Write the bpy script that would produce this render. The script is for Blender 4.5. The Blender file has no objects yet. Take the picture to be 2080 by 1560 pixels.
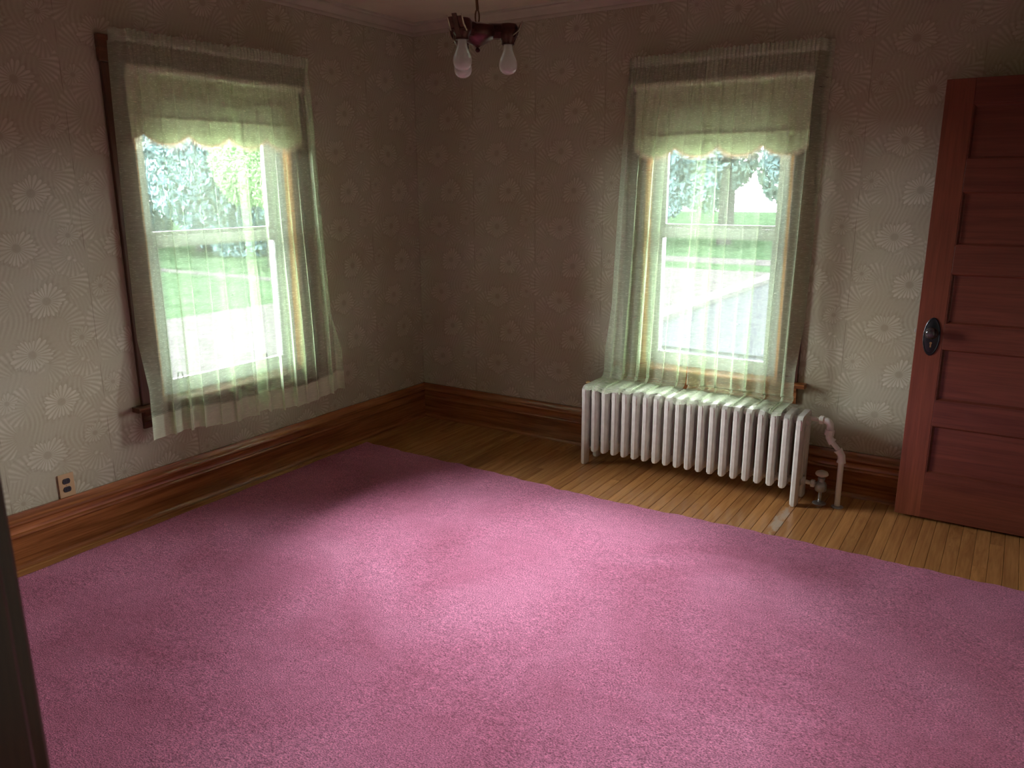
import bpy, math, random
from mathutils import Vector, Matrix

random.seed(7)
SC = bpy.context.scene
COL = SC.collection
PI = math.pi

# ------------------------------------------------------------------ camera
cam_data = bpy.data.cameras.new('camera')
cam = bpy.data.objects.new('camera', cam_data)
COL.objects.link(cam)
R_ = Vector((0.84065886, 0.54155139, -0.00384342))
U_ = Vector((-0.12808188, 0.20570907, 0.97019524))
F_ = Vector((-0.52620121, 0.81511095, -0.24229407))
m = Matrix(((R_.x, U_.x, -F_.x, 3.4992), (R_.y, U_.y, -F_.y, -4.2517), (R_.z, U_.z, -F_.z, 1.5909), (0, 0, 0, 1)))
cam.matrix_world = m
cam_data.sensor_width = 36.0
cam_data.lens = 1589.27 / 2080.0 * 36.0
cam_data.clip_start = 0.02
cam_data.clip_end = 400
cam_data.dof.use_dof = True
cam_data.dof.focus_distance = 4.4
cam_data.dof.aperture_fstop = 8.0
SC.camera = cam

# ------------------------------------------------------------------ sky
world = bpy.data.worlds.new('overcast_sky')
SC.world = world
world.use_nodes = True
bg = world.node_tree.nodes['Background']
bg.inputs['Color'].default_value = (0.98, 0.98, 1.0, 1)
bg.inputs['Strength'].default_value = 16.0


def portal(name, loc, rot, sx, sy):
    ld = bpy.data.lights.new(name, 'AREA')
    ld.shape = 'RECTANGLE'
    ld.size, ld.size_y = sx, sy
    ld.cycles.is_portal = True
    o = bpy.data.objects.new(name, ld)
    o.location = loc
    o.rotation_euler = rot
    COL.objects.link(o)


portal('window_sky_portal', (-0.17, -1.57, 1.35), (0, -PI / 2, 0), 1.6, 1.0)
portal('window_sky_portal', (2.065, 0.17, 1.35), (-PI / 2, 0, 0), 0.9, 1.6)

# ------------------------------------------------------------------ exposure
vs = SC.view_settings
SC.display_settings.display_device = 'sRGB'
vs.view_transform = 'Standard'
vs.look = 'None'
vs.gamma = 1.0
vs.use_curve_mapping = False
vs.exposure = 2.4
cy = SC.cycles
cy.use_denoising = True
cy.use_adaptive_sampling = True
cy.adaptive_threshold = 0.06
cy.adaptive_min_samples = 16
cy.max_bounces = 10
cy.diffuse_bounces = 5
cy.glossy_bounces = 4
cy.transmission_bounces = 6
cy.transparent_max_bounces = 24
cy.sample_clamp_indirect = 8.0
cy.caustics_reflective = False
cy.caustics_refractive = False


# ================================================================== helpers
class MB:
    """collects shapes into one mesh"""

    def __init__(s):
        s.v, s.f, s.uv = [], [], None

    def add(s, vs_, fs):
        n = len(s.v)
        s.v += [tuple(p) for p in vs_]
        s.f += [tuple(i + n for i in f) for f in fs]
        return s

    def box(s, a, b):
        (x0, y0, z0), (x1, y1, z1) = a, b
        x0, x1 = min(x0, x1), max(x0, x1)
        y0, y1 = min(y0, y1), max(y0, y1)
        z0, z1 = min(z0, z1), max(z0, z1)
        return s.add([(x0, y0, z0), (x1, y0, z0), (x1, y1, z0), (x0, y1, z0), (x0, y0, z1), (x1, y0, z1), (x1, y1, z1), (x0, y1, z1)],
                     [(0, 3, 2, 1), (4, 5, 6, 7), (0, 1, 5, 4), (1, 2, 6, 5), (2, 3, 7, 6), (3, 0, 4, 7)])

    def prism(s, prof, p0, p1, ax, ay):
        """extrude closed profile [(a,b)..] (a along ax, b along ay) from p0 to p1"""
        p0, p1, ax, ay = Vector(p0), Vector(p1), Vector(ax), Vector(ay)
        n = len(prof)
        vs_ = [p0 + ax * a + ay * b for a, b in prof] + [p1 + ax * a + ay * b for a, b in prof]
        fs = [(i, (i + 1) % n, n + (i + 1) % n, n + i) for i in range(n)]
        fs += [tuple(range(n))[::-1], tuple(range(n, 2 * n))]
        return s.add(vs_, fs)

    def lathe(s, prof, c=(0, 0, 0), seg=24, axis='z'):
        """profile [(r,h)] around axis"""
        c = Vector(c)
        vs_, fs = [], []
        n = len(prof)
        for i in range(seg):
            a = 2 * PI * i / seg
            for r, h in prof:
                p = (r * math.cos(a), r * math.sin(a), h)
                if axis == 'x':
                    p = (p[2], p[0], p[1])
                elif axis == 'y':
                    p = (p[0], p[2], p[1])
                vs_.append(c + Vector(p))
        for i in range(seg):
            j = (i + 1) % seg
            for k in range(n - 1):
                fs.append((i * n + k, j * n + k, j * n + k + 1, i * n + k + 1))
        if prof[0][0] > 1e-6:
            fs.append(tuple(i * n for i in range(seg))[::-1])
        if prof[-1][0] > 1e-6:
            fs.append(tuple(i * n + n - 1 for i in range(seg)))
        return s.add(vs_, fs)

    def tube(s, pts, r, seg=10, cap=True):
        pts = [Vector(p) for p in pts]
        rs = r if isinstance(r, (list, tuple)) else [r] * len(pts)
        vs_, fs = [], []
        ref = None
        for i, p in enumerate(pts):
            d = (pts[min(i + 1, len(pts) - 1)] - pts[max(i - 1, 0)])
            d = d.normalized() if d.length > 1e-9 else Vector((0, 0, 1))
            if ref is None:
                ref = d.orthogonal().normalized()
            ref = (ref - d * ref.dot(d)).normalized()
            b = d.cross(ref)
            for k in range(seg):
                a = 2 * PI * k / seg
                vs_.append(p + (ref * math.cos(a) + b * math.sin(a)) * rs[i])
        for i in range(len(pts) - 1):
            for k in range(seg):
                k2 = (k + 1) % seg
                fs.append((i * seg + k, i * seg + k2, (i + 1) * seg + k2, (i + 1) * seg + k))
        if cap:
            fs.append(tuple(range(seg))[::-1])
            fs.append(tuple((len(pts) - 1) * seg + k for k in range(seg)))
        return s.add(vs_, fs)

    def grid(s, nu, nv, fn):
        """fn(i/nu, j/nv) -> point ; uv stored in metres via fn.uv if given"""
        n0 = len(s.v)
        for j in range(nv + 1):
            for i in range(nu + 1):
                s.v.append(tuple(fn(i / nu, j / nv)))
        w = nu + 1
        for j in range(nv):
            for i in range(nu):
                a = n0 + j * w + i
                s.f.append((a, a + 1, a + w + 1, a + w))
        return s

    def mesh(s, name, mat, smooth=False, bevel=0.0, uvs=None):
        me = bpy.data.meshes.new(name)
        me.from_pydata(s.v, [], s.f)
        me.validate()
        me.update()
        if uvs is not None:
            layer = me.uv_layers.new(name='UVMap')
            for lp in me.loops:
                layer.data[lp.index].uv = uvs[lp.vertex_index]
        if mat:
            me.materials.append(mat)
        if smooth:
            me.polygons.foreach_set('use_smooth', [True] * len(me.polygons))
            if smooth != 'all':
                try:
                    me.set_sharp_from_angle(angle=math.radians(38))
                except Exception:
                    pass
        return me

    def build(s, name, mat, parent=None, smooth=False, bevel=0.0, uvs=None, fix=True):
        me = s.mesh(name, mat, smooth, uvs=uvs)
        if fix:
            import bmesh
            bm = bmesh.new()
            bm.from_mesh(me)
            bmesh.ops.recalc_face_normals(bm, faces=bm.faces)
            bm.to_mesh(me)
            bm.free()
        o = bpy.data.objects.new(name, me)
        COL.objects.link(o)
        if parent:
            o.parent = parent
        if bevel:
            md = o.modifiers.new('edge', 'BEVEL')
            md.width = bevel
            md.segments = 2
            md.limit_method = 'ANGLE'
            md.angle_limit = math.radians(50)
        return o


def empty(name, loc=(0, 0, 0)):
    o = bpy.data.objects.new(name, None)
    o.empty_display_size = 0.1
    o.location = loc
    COL.objects.link(o)
    return o


def tag(o, label=None, cat=None, group=None, kind=None):
    if label:
        o['label'] = label
    if cat:
        o['category'] = cat
    if group:
        o['group'] = group
    if kind:
        o['kind'] = kind
    return o


def struct(o, label=None):
    o['kind'] = 'structure'
    if label:
        o['label'] = label
    return o


# ================================================================== node expressions
class X:
    """a float socket with operators, so patterns can be written as formulas"""
    t = None

    def __init__(s, sock):
        s.s = sock

    @staticmethod
    def op(o, *args, clamp=False):
        n = X.t.nodes.new('ShaderNodeMath')
        n.operation = o
        n.use_clamp = clamp
        for i, a in enumerate(args):
            if isinstance(a, X):
                X.t.links.new(a.s, n.inputs[i])
            else:
                n.inputs[i].default_value = float(a)
        return X(n.outputs[0])

    def __add__(s, o): return X.op('ADD', s, o)
    def __radd__(s, o): return X.op('ADD', o, s)
    def __sub__(s, o): return X.op('SUBTRACT', s, o)
    def __rsub__(s, o): return X.op('SUBTRACT', o, s)
    def __mul__(s, o): return X.op('MULTIPLY', s, o)
    def __rmul__(s, o): return X.op('MULTIPLY', o, s)
    def __truediv__(s, o): return X.op('DIVIDE', s, o)
    def __neg__(s): return X.op('MULTIPLY', s, -1)


def xsin(a): return X.op('SINE', a)
def xcos(a): return X.op('COSINE', a)
def xabs(a): return X.op('ABSOLUTE', a)
def xsqrt(a): return X.op('SQRT', a)
def xat2(a, b): return X.op('ARCTAN2', a, b)
def xmod(a, p): return X.op('FLOORED_MODULO', a, p)
def xpow(a, p): return X.op('POWER', a, p)
def xmax(a, b): return X.op('MAXIMUM', a, b)
def xmin(a, b): return X.op('MINIMUM', a, b)


def sstep(e0, e1, x):
    n = X.t.nodes.new('ShaderNodeMapRange')
    n.interpolation_type = 'SMOOTHSTEP'
    n.inputs['To Min'].default_value = 0.0
    n.inputs['To Max'].default_value = 1.0
    if e0 > e1:
        n.inputs['To Min'].default_value = 1.0
        n.inputs['To Max'].default_value = 0.0
        e0, e1 = e1, e0
    n.inputs['From Min'].default_value = e0
    n.inputs['From Max'].default_value = e1
    X.t.links.new(x.s, n.inputs['Value'])
    return X(n.outputs[0])


def lerp(a, b, t):
    return a + (b - a) * t


def new_mat(name):
    mt = bpy.data.materials.new(name)
    mt.use_nodes = True
    nt = mt.node_tree
    bsdf = nt.nodes['Principled BSDF']
    return mt, nt, bsdf


def coords(nt, kind='Object', scale=(1, 1, 1), rand=False):
    tc = nt.nodes.new('ShaderNodeTexCoord')
    mp = nt.nodes.new('ShaderNodeMapping')
    mp.inputs['Scale'].default_value = scale
    nt.links.new(tc.outputs[kind], mp.inputs['Vector'])
    if rand:
        oi = nt.nodes.new('ShaderNodeObjectInfo')
        ml = nt.nodes.new('ShaderNodeMath')
        ml.operation = 'MULTIPLY'
        ml.inputs[1].default_value = 37.0
        nt.links.new(oi.outputs['Random'], ml.inputs[0])
        nt.links.new(ml.outputs[0], mp.inputs['Location'])
    return mp.outputs['Vector']


def noise(nt, vec, scale, detail=3, rough=0.55, dist=0.0):
    n = nt.nodes.new('ShaderNodeTexNoise')
    n.inputs['Scale'].default_value = scale
    n.inputs['Detail'].default_value = detail
    n.inputs['Roughness'].default_value = rough
    n.inputs['Distortion'].default_value = dist
    nt.links.new(vec, n.inputs['Vector'])
    return n.outputs['Fac']


def ramp(nt, fac, stops):
    n = nt.nodes.new('ShaderNodeValToRGB')
    el = n.color_ramp.elements
    while len(el) < len(stops):
        el.new(0.5)
    for e, (p, c) in zip(el, stops):
        e.position = p
        e.color = (*c, 1) if len(c) == 3 else c
    nt.links.new(fac, n.inputs['Fac'])
    return n.outputs['Color']


def mixc(nt, fac, a, b, mode='MIX'):
    n = nt.nodes.new('ShaderNodeMix')
    n.data_type = 'RGBA'
    n.blend_type = mode
    if isinstance(fac, (int, float)):
        n.inputs['Factor'].default_value = fac
    else:
        nt.links.new(fac, n.inputs['Factor'])
    for k, s_ in ((6, a), (7, b)):
        if isinstance(s_, tuple):
            n.inputs[k].default_value = (*s_, 1)
        else:
            nt.links.new(s_, n.inputs[k])
    return n.outputs[2]


def bump(nt, bsdf, height, strength=0.3, dist=0.002):
    b = nt.nodes.new('ShaderNodeBump')
    b.inputs['Strength'].default_value = strength
    b.inputs['Distance'].default_value = dist
    nt.links.new(height, b.inputs['Height'])
    nt.links.new(b.outputs['Normal'], bsdf.inputs['Normal'])


def plain(name, col, rough=0.5, metal=0.0, var=0.12, scale=9.0, bmp=0.0, coat=0.0):
    mt, nt, b = new_mat(name)
    v = coords(nt)
    f = noise(nt, v, scale, 4)
    lo = tuple(max(0, c * (1 - var)) for c in col)
    hi = tuple(min(1, c * (1 + var)) for c in col)
    nt.links.new(ramp(nt, f, [(0.3, lo), (0.7, hi)]), b.inputs['Base Color'])
    b.inputs['Roughness'].default_value = rough
    b.inputs['Metallic'].default_value = metal
    b.inputs['Coat Weight'].default_value = coat
    if bmp:
        bump(nt, b, noise(nt, v, scale * 12, 3), bmp, 0.001)
    return mt


def wood(name, dark, light, grain_axis, rough=0.3, fine=1.0, coat=0.25, rand=False, patchy=None):
    """varnished wood, grain runs along grain_axis (0,1,2)"""
    mt, nt, b = new_mat(name)
    sc = [34.0 * fine] * 3
    sc[grain_axis] = 1.7 * fine
    v = coords(nt, 'Object', tuple(sc), rand)
    f = noise(nt, v, 1.0, 5, 0.62, 0.8)
    sc2 = [150.0 * fine] * 3
    sc2[grain_axis] = 5.0
    v2 = coords(nt, 'Object', tuple(sc2), rand)
    f2 = noise(nt, v2, 1.0, 2)
    mid = tuple((a + c) / 2 for a, c in zip(dark, light))
    c1 = ramp(nt, f, [(0.28, dark), (0.5, mid), (0.72, light)])
    c2 = ramp(nt, f2, [(0.35, (0.72, 0.70, 0.68)), (0.6, (1, 1, 1))])
    c = mixc(nt, 0.6, c1, c2, 'MULTIPLY')
    if rand:
        oi = nt.nodes.new('ShaderNodeObjectInfo')
        rr = ramp(nt, oi.outputs['Random'], [(0.0, (0.84, 0.81, 0.78)), (0.5, (0.97, 0.95, 0.93)), (1.0, (1.08, 1.05, 1.0))])
        c = mixc(nt, 1.0, c, rr, 'MULTIPLY')
    if patchy:
        v3 = coords(nt, 'Object', (1, 1, 1))
        f3 = noise(nt, coords(nt, 'Object', (26, 4, 1)), 1.0, 4)
        X.t = nt
        tcw = nt.nodes.new('ShaderNodeTexCoord')
        spw = nt.nodes.new('ShaderNodeSeparateXYZ')
        nt.links.new(tcw.outputs['Object'], spw.inputs[0])
        px, py = X(spw.outputs[0]), X(spw.outputs[1])
        f3 = (X(f3) + 0.16 - xpow(xabs(py) * 2.0, 3.0) * 0.22 - xpow(xabs(px - 0.004) / 0.028, 3.0) * 0.16).s
        c = mixc(nt, ramp(nt, f3, [(0.48, (0, 0, 0)), (0.64, (0.60, 0.60, 0.60))]), c, patchy)
    nt.links.new(c, b.inputs['Base Color'])
    b.inputs['Roughness'].default_value = rough
    b.inputs['Coat Weight'].default_value = coat
    b.inputs['Coat Roughness'].default_value = 0.18
    bump(nt, b, f2, 0.12, 0.0006)
    return mt


def wallpaper(name, axis):
    """tone-on-tone daisies and fern scrolls, embossed relief shown by colour alone; axis = wall's horizontal axis (0 x, 1 y)"""
    mt, nt, b = new_mat(name)
    X.t = nt
    tc = nt.nodes.new('ShaderNodeTexCoord')
    sp = nt.nodes.new('ShaderNodeSeparateXYZ')
    nt.links.new(tc.outputs['Object'], sp.inputs[0])
    P, Q = 0.465, 0.449
    along = X(sp.outputs[axis])
    # slight wobble so that the print does not look ruled
    wn = X(noise(nt, tc.outputs['Object'], 9.0, 0))
    u = xmod(along, P) + (wn - 0.5) * 0.006
    v = xmod(X(sp.outputs[2]) - (1.577 - 3 * Q), Q) + (wn - 0.5) * 0.006

    def polar(cx, cy_):
        dx = xmod(u - (cx - P / 2), P) - P / 2
        dy = xmod(v - (cy_ - Q / 2), Q) - Q / 2
        return xsqrt(dx * dx + dy * dy), xat2(dy, dx)

    fine = X(noise(nt, tc.outputs['Object'], 90.0, 1))
    wn2 = X(noise(nt, tc.outputs['Object'], 22.0, 0))
    slow = X(noise(nt, tc.outputs['Object'], 2.2, 1))
    # background of faint combed curves
    h = 0.40 + 0.13 * xsin(u * 330.0 + xsin(v * 28.0) * 5.0 + xsin(u * 31.0) * 2.0) * sstep(0.3, 0.7, wn)

    def feather(h, cx, cy_, rad, w, a0, a1, n, skew, hi=0.85, lo=0.30):
        hi = hi + 0.12
        d, th = polar(cx, cy_)
        mid = (a0 + a1) / 2
        half = (a1 - a0) / 2
        ang = xmod(th - (mid - PI), 2 * PI) - PI      # -pi..pi about mid
        t = (d - rad) / w
        taper = sstep(half, half * 0.55, xabs(ang))
        mk = sstep(1.0, 0.78, xabs(t) / (taper * 0.75 + 0.25)) * sstep(half, half * 0.9, xabs(ang))
        st = xcos(ang * (n * 1.45) + t * skew) * 0.5 + 0.5
        val = lo + (hi - lo) * st * (0.65 + 0.35 * t) * (0.4 + 1.1 * wn2)
        rim = sstep(0.75, 1.0, xabs(t)) * 0.25
        return lerp(h, val - rim, mk)

    # each: centre u, v, radius, half width, angle range, strokes
    h = feather(h, 0.345, 0.075, 0.075, 0.050, -1.2, 2.7, 19, 2.6)
    h = feather(h, 0.30, 0.330, 0.085, 0.045, -0.4, 2.3, 20, 2.2, 0.72)
    h = feather(h, 0.115, 0.120, 0.095, 0.050, 0.2, 2.9, 21, -2.4, 0.70)
    h = feather(h, 0.085, 0.335, 0.075, 0.052, 1.7, 4.4, 19, 2.4, 0.80)
    h = feather(h, 0.145, 0.000, 0.070, 0.045, 1.4, 4.2, 18, -2.2, 0.68)
    h = feather(h, 0.400, 0.190, 0.060, 0.038, 2.4, 5.6, 17, 2.2, 0.66)
    h = feather(h, 0.225, 0.170, 0.055, 0.040, -1.6, 1.3, 15, 2.0, 0.62)

    def flower(h, cx, cy_, r, n, ph, hi=1.0):
        d, th = polar(cx, cy_)
        d = d / r
        pet = xabs(xcos(th * (n / 2.0) + ph + xsin(th * 3.0) * 0.5))
        edge = 0.60 + 0.26 * pet + 0.13 * xsin(th * 2.0 + ph) + 0.09 * xsin(th * 5.0 + ph * 3.0)
        q = d / edge
        mk = sstep(1.0, 0.93, q)
        val = (0.34 + (hi - 0.34) * sstep(0.20, 1.0, pet) * (0.45 + 0.9 * wn2)) * (0.72 + 0.28 * q)
        val = val * (1.0 - sstep(0.24, 0.16, d) * 0.55)
        sh = sstep(1.35, 1.0, q) * (1.0 - mk) * 0.16  # dark ring past the petals: shade of the embossing, put into the colour
        return lerp(h - sh, val, mk)

    h = flower(h, 0.270, 0.0, 0.088, 21, 0.3, 0.92)
    h = flower(h, 0.180, 0.228, 0.090, 22, 1.1, 0.86)
    h = flower(h, 0.050, 0.043, 0.050, 15, 0.0, 0.74)
    h = flower(h, 0.400, 0.273, 0.056, 17, 0.7, 0.76)
    # paper joints
    du = xmin(u, P - u)
    jn = sstep(0.0022, 0.0008, du) * sstep(0.35, 0.6, wn)
    hh = X.op('ADD', h + (fine - 0.5) * 0.16, 0.0, clamp=True)
    col = ramp(nt, hh.s, [(0.05, (0.328, 0.298, 0.218)), (0.45, (0.422, 0.398, 0.306)), (1.0, (0.562, 0.548, 0.448))])
    # faint ageing
    ag = ramp(nt, slow.s, [(0.35, (0.92, 0.88, 0.82)), (0.65, (1, 1, 1))])
    col = mixc(nt, 1.0, col, ag, 'MULTIPLY')
    col = mixc(nt, (jn * 0.55).s, col, (0.13, 0.09, 0.06))
    nt.links.new(col, b.inputs['Base Color'])
    b.inputs['Roughness'].default_value = 0.62
    b.inputs['Specular IOR Level'].default_value = 0.35
    return mt


def sheer(name, opac, slub, tint, transl=0.55, uneven=0.16):
    """thin woven cloth: part open weave, part thread that scatters light"""
    mt = bpy.data.materials.new(name)
    mt.use_nodes = True
    nt = mt.node_tree
    nt.nodes.remove(nt.nodes['Principled BSDF'])
    out = nt.nodes['Material Output']
    tc = nt.nodes.new('ShaderNodeTexCoord')
    mp = nt.nodes.new('ShaderNodeMapping')
    mp.inputs['Scale'].default_value = (55, 260, 1)
    nt.links.new(tc.outputs['UV'], mp.inputs['Vector'])
    n1 = noise(nt, mp.outputs['Vector'], 1.0, 1, 0.6)
    X.t = nt
    dash = sstep(0.56, 0.72, X(n1))
    soft = X(noise(nt, mp.outputs['Vector'], 0.35, 0))
    fac = X.op('ADD', opac + dash * slub, (soft - 0.5) * uneven * 0.6, clamp=True)
    df = nt.nodes.new('ShaderNodeBsdfDiffuse')
    df.inputs['Color'].default_value = (*tint, 1)
    tr = nt.nodes.new('ShaderNodeBsdfTranslucent')
    tr.inputs['Color'].default_value = (*tint, 1)
    m1 = nt.nodes.new('ShaderNodeMixShader')
    m1.inputs[0].default_value = transl
    nt.links.new(df.outputs[0], m1.inputs[1])
    nt.links.new(tr.outputs[0], m1.inputs[2])
    tp = nt.nodes.new('ShaderNodeBsdfTransparent')
    m2 = nt.nodes.new('ShaderNodeMixShader')
    nt.links.new(fac.s, m2.inputs[0])
    nt.links.new(tp.outputs[0], m2.inputs[1])
    nt.links.new(m1.outputs[0], m2.inputs[2])
    nt.links.new(m2.outputs[0], out.inputs['Surface'])
    return mt


def pane_glass():
    mt = bpy.data.materials.new('window_glass')
    mt.use_nodes = True
    nt = mt.node_tree
    nt.nodes.remove(nt.nodes['Principled BSDF'])
    out = nt.nodes['Material Output']
    fr = nt.nodes.new('ShaderNodeFresnel')
    fr.inputs['IOR'].default_value = 1.45
    tp = nt.nodes.new('ShaderNodeBsdfTransparent')
    tp.inputs['Color'].default_value = (0.95, 0.98, 0.97, 1)
    gl = nt.nodes.new('ShaderNodeBsdfGlossy')
    gl.inputs['Roughness'].default_value = 0.02
    mx = nt.nodes.new('ShaderNodeMixShader')
    nt.links.new(fr.outputs[0], mx.inputs[0])
    nt.links.new(tp.outputs[0], mx.inputs[1])
    nt.links.new(gl.outputs[0], mx.inputs[2])
    nt.links.new(mx.outputs[0], out.inputs['Surface'])
    return mt


def carpet_mat():
    mt, nt, b = new_mat('pink_carpet_pile')
    v = coords(nt)
    big = noise(nt, v, 1.25, 4, 0.55, 0.6)  # large patches: sheen of the pile direction, put into the colour
    vs_ = coords(nt, 'Object', (1.0, 1.6, 1.0))
    mid = noise(nt, vs_, 26.0, 4, 0.7)
    tuft = noise(nt, vs_, 165.0, 3, 0.75)
    c = ramp(nt, big, [(0.32, (0.420, 0.108, 0.195)), (0.50, (0.545, 0.168, 0.292)), (0.66, (0.635, 0.222, 0.368))])
    c = mixc(nt, 0.8, c, ramp(nt, mid, [(0.3, (0.80, 0.78, 0.78)), (0.7, (1.12, 1.12, 1.12))]), 'MULTIPLY')
    c = mixc(nt, 1.0, c, ramp(nt, tuft, [(0.36, (0.34, 0.30, 0.31)), (0.50, (0.98, 0.98, 0.98)), (0.64, (1.6, 1.6, 1.6))]), 'MULTIPLY')
    nt.links.new(c, b.inputs['Base Color'])
    b.inputs['Roughness'].default_value = 0.95
    b.inputs['Specular IOR Level'].default_value = 0.05
    b.inputs['Sheen Weight'].default_value = 0.22
    b.inputs['Sheen Roughness'].default_value = 0.5
    b.inputs['Sheen Tint'].default_value = (1.0, 0.72, 0.86, 1)
    X.t = nt
    bump(nt, b, (X(tuft) * 0.7 + X(mid) * 0.8).s, 0.9, 0.007)
    return mt


M = {}
M['paper_x'] = wallpaper('wallpaper_back', 0)
M['paper_y'] = wallpaper('wallpaper_left', 1)
M['ceiling'] = plain('ceiling_paper', (0.60, 0.54, 0.42), 0.8, var=0.08, scale=3, bmp=0.5)
M['crown'] = plain('crown_paint', (0.46, 0.42, 0.34), 0.45, var=0.08)
M['plaster'] = plain('plain_plaster', (0.30, 0.27, 0.23), 0.8)
M['base_x'] = wood('baseboard_wood_x', (0.150, 0.042, 0.014), (0.46, 0.175, 0.060), 0, 0.22, 1.0, 0.6)
M['base_y'] = wood('baseboard_wood_y', (0.150, 0.042, 0.014), (0.46, 0.175, 0.060), 1, 0.22, 1.0, 0.6)
M['wood_z'] = wood('casing_wood_vertical_shaded', (0.034, 0.012, 0.006), (0.105, 0.040, 0.018), 2, 0.32)  # shadow on the casing put into the colour, darker than the horizontal pieces
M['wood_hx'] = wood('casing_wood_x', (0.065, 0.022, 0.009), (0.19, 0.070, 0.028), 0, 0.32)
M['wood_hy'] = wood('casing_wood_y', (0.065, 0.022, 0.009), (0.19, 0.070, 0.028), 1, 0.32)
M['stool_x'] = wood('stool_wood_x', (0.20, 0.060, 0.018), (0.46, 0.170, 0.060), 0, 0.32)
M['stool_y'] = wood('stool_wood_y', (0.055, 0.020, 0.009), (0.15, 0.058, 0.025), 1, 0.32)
M['jamb'] = wood('jamb_wood', (0.36, 0.15, 0.055), (0.60, 0.30, 0.13), 2, 0.35)
M['plank'] = wood('maple_plank', (0.36, 0.155, 0.052), (0.60, 0.300, 0.108), 1, 0.24, 0.6, 0.35, True)
M['plank_worn'] = wood('maple_plank_worn', (0.36, 0.155, 0.052), (0.60, 0.300, 0.108), 1, 0.4, 0.6, 0.1, True, (0.58, 0.53, 0.45))
M['subfloor'] = plain('subfloor_boards', (0.12, 0.07, 0.04), 0.8)
M['gap'] = plain('floor_gap', (0.03, 0.018, 0.012), 0.9)
M['door_v'] = wood('door_wood_vertical', (0.150, 0.036, 0.019), (0.245, 0.067, 0.036), 2, 0.34, 0.8)
M['door_h'] = wood('door_wood_horizontal', (0.112, 0.026, 0.016), (0.192, 0.050, 0.030), 0, 0.34, 0.8)
M['vinyl'] = plain('white_vinyl', (0.27, 0.275, 0.285), 0.35, var=0.03)
M['glass'] = pane_glass()
M['sheer'] = sheer('sheer_curtain_cloth', 0.34, 0.20, (0.73, 0.88, 0.63), 0.034)
M['sheer_hem'] = sheer('curtain_hem_cloth', 0.70, 0.16, (0.76, 0.88, 0.64), 0.03)
M['sheer_hem_thin'] = sheer('curtain_hem_cloth_spread', 0.32, 0.24, (0.74, 0.86, 0.62), 0.03)
M['sheer_top'] = sheer('curtain_heading_cloth', 0.46, 0.22, (0.66, 0.78, 0.58), 0.03)
M['shade'] = sheer('shade_cloth', 1.0, 0.0, (0.60, 0.65, 0.44), 0.006, 0.0)
M['shade_low'] = sheer('shade_skirt_cloth', 1.0, 0.0, (0.66, 0.71, 0.47), 0.011, 0.0)
M['fringe'] = sheer('shade_fringe', 0.80, 0.15, (0.84, 0.62, 0.50), 0.016, 0.05)
M['seam_thread'] = plain('hem_stitching', (0.26, 0.27, 0.18), 0.8)
M['rod'] = plain('rod_white_enamel', (0.55, 0.54, 0.48), 0.4)
M['roller'] = plain('roller_cloth', (0.70, 0.68, 0.54), 0.7)
M['radiator'] = plain('radiator_paint', (0.64, 0.615, 0.575), 0.42, var=0.10, scale=22, bmp=0.25)
M['pipe'] = plain('pipe_paint', (0.74, 0.73, 0.69), 0.4, var=0.06, scale=14, bmp=0.2)
M['chrome'] = plain('tarnished_nickel', (0.40, 0.40, 0.39), 0.38, 0.7, 0.3, 30)
M['valve_knob'] = plain('valve_knob_paint', (0.58, 0.50, 0.43), 0.45)
M['black_iron'] = plain('blackened_iron', (0.022, 0.022, 0.026), 0.35, 0.6)
M['black_knob'] = plain('black_glazed_knob', (0.035, 0.028, 0.030), 0.12, 0.0, coat=0.6)
M['brass'] = plain('old_brass', (0.45, 0.32, 0.15), 0.35, 0.9)
M['bronze'] = plain('fixture_bronze', (0.085, 0.030, 0.024), 0.30, 0.55, 0.35, 40)
M['gilt'] = plain('fixture_gilt_edges', (0.42, 0.34, 0.26), 0.3, 0.85, 0.3, 60)
M['stem'] = plain('fixture_stem_brass', (0.16, 0.085, 0.045), 0.4, 0.7)
M['outlet'] = plain('outlet_plate_tan', (0.46, 0.30, 0.16), 0.4, var=0.04)
M['black_plastic'] = plain('black_bakelite', (0.02, 0.022, 0.026), 0.35)
M['slot'] = plain('slot_dark', (0.004, 0.004, 0.004), 0.8)
M['carpet'] = carpet_mat()
# outdoors
M['grass'] = plain('lawn_grass', (0.0065, 0.0125, 0.0065), 0.9, var=0.35, scale=0.6)
M['gravel'] = plain('pale_gravel', (0.0140, 0.0130, 0.0136), 0.9, var=0.2, scale=2.0)
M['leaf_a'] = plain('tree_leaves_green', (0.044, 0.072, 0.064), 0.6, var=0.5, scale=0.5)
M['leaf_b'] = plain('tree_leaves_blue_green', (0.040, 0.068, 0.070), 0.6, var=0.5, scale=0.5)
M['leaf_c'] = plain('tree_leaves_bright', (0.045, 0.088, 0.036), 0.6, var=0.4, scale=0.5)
M['bark'] = plain('tree_bark', (0.009, 0.009, 0.009), 0.9)
M['roof_white'] = plain('white_roof_membrane', (0.0110, 0.0118, 0.0135), 0.7, var=0.06, scale=2)
M['roof_curb'] = plain('white_roof_curb', (0.022, 0.022, 0.022), 0.6, var=0.05)
M['roof_seam'] = plain('grey_roof_seam', (0.010, 0.011, 0.013), 0.6)
M['siding'] = plain('house_siding', (0.3, 0.3, 0.29), 0.7)
for _k in ('grass', 'gravel', 'leaf_a', 'leaf_b', 'leaf_c', 'bark', 'roof_white', 'roof_curb', 'roof_seam', 'siding'):
    M[_k].node_tree.nodes['Principled BSDF'].inputs['Specular IOR Level'].default_value = 0.0   # dull outdoor surfaces


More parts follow.
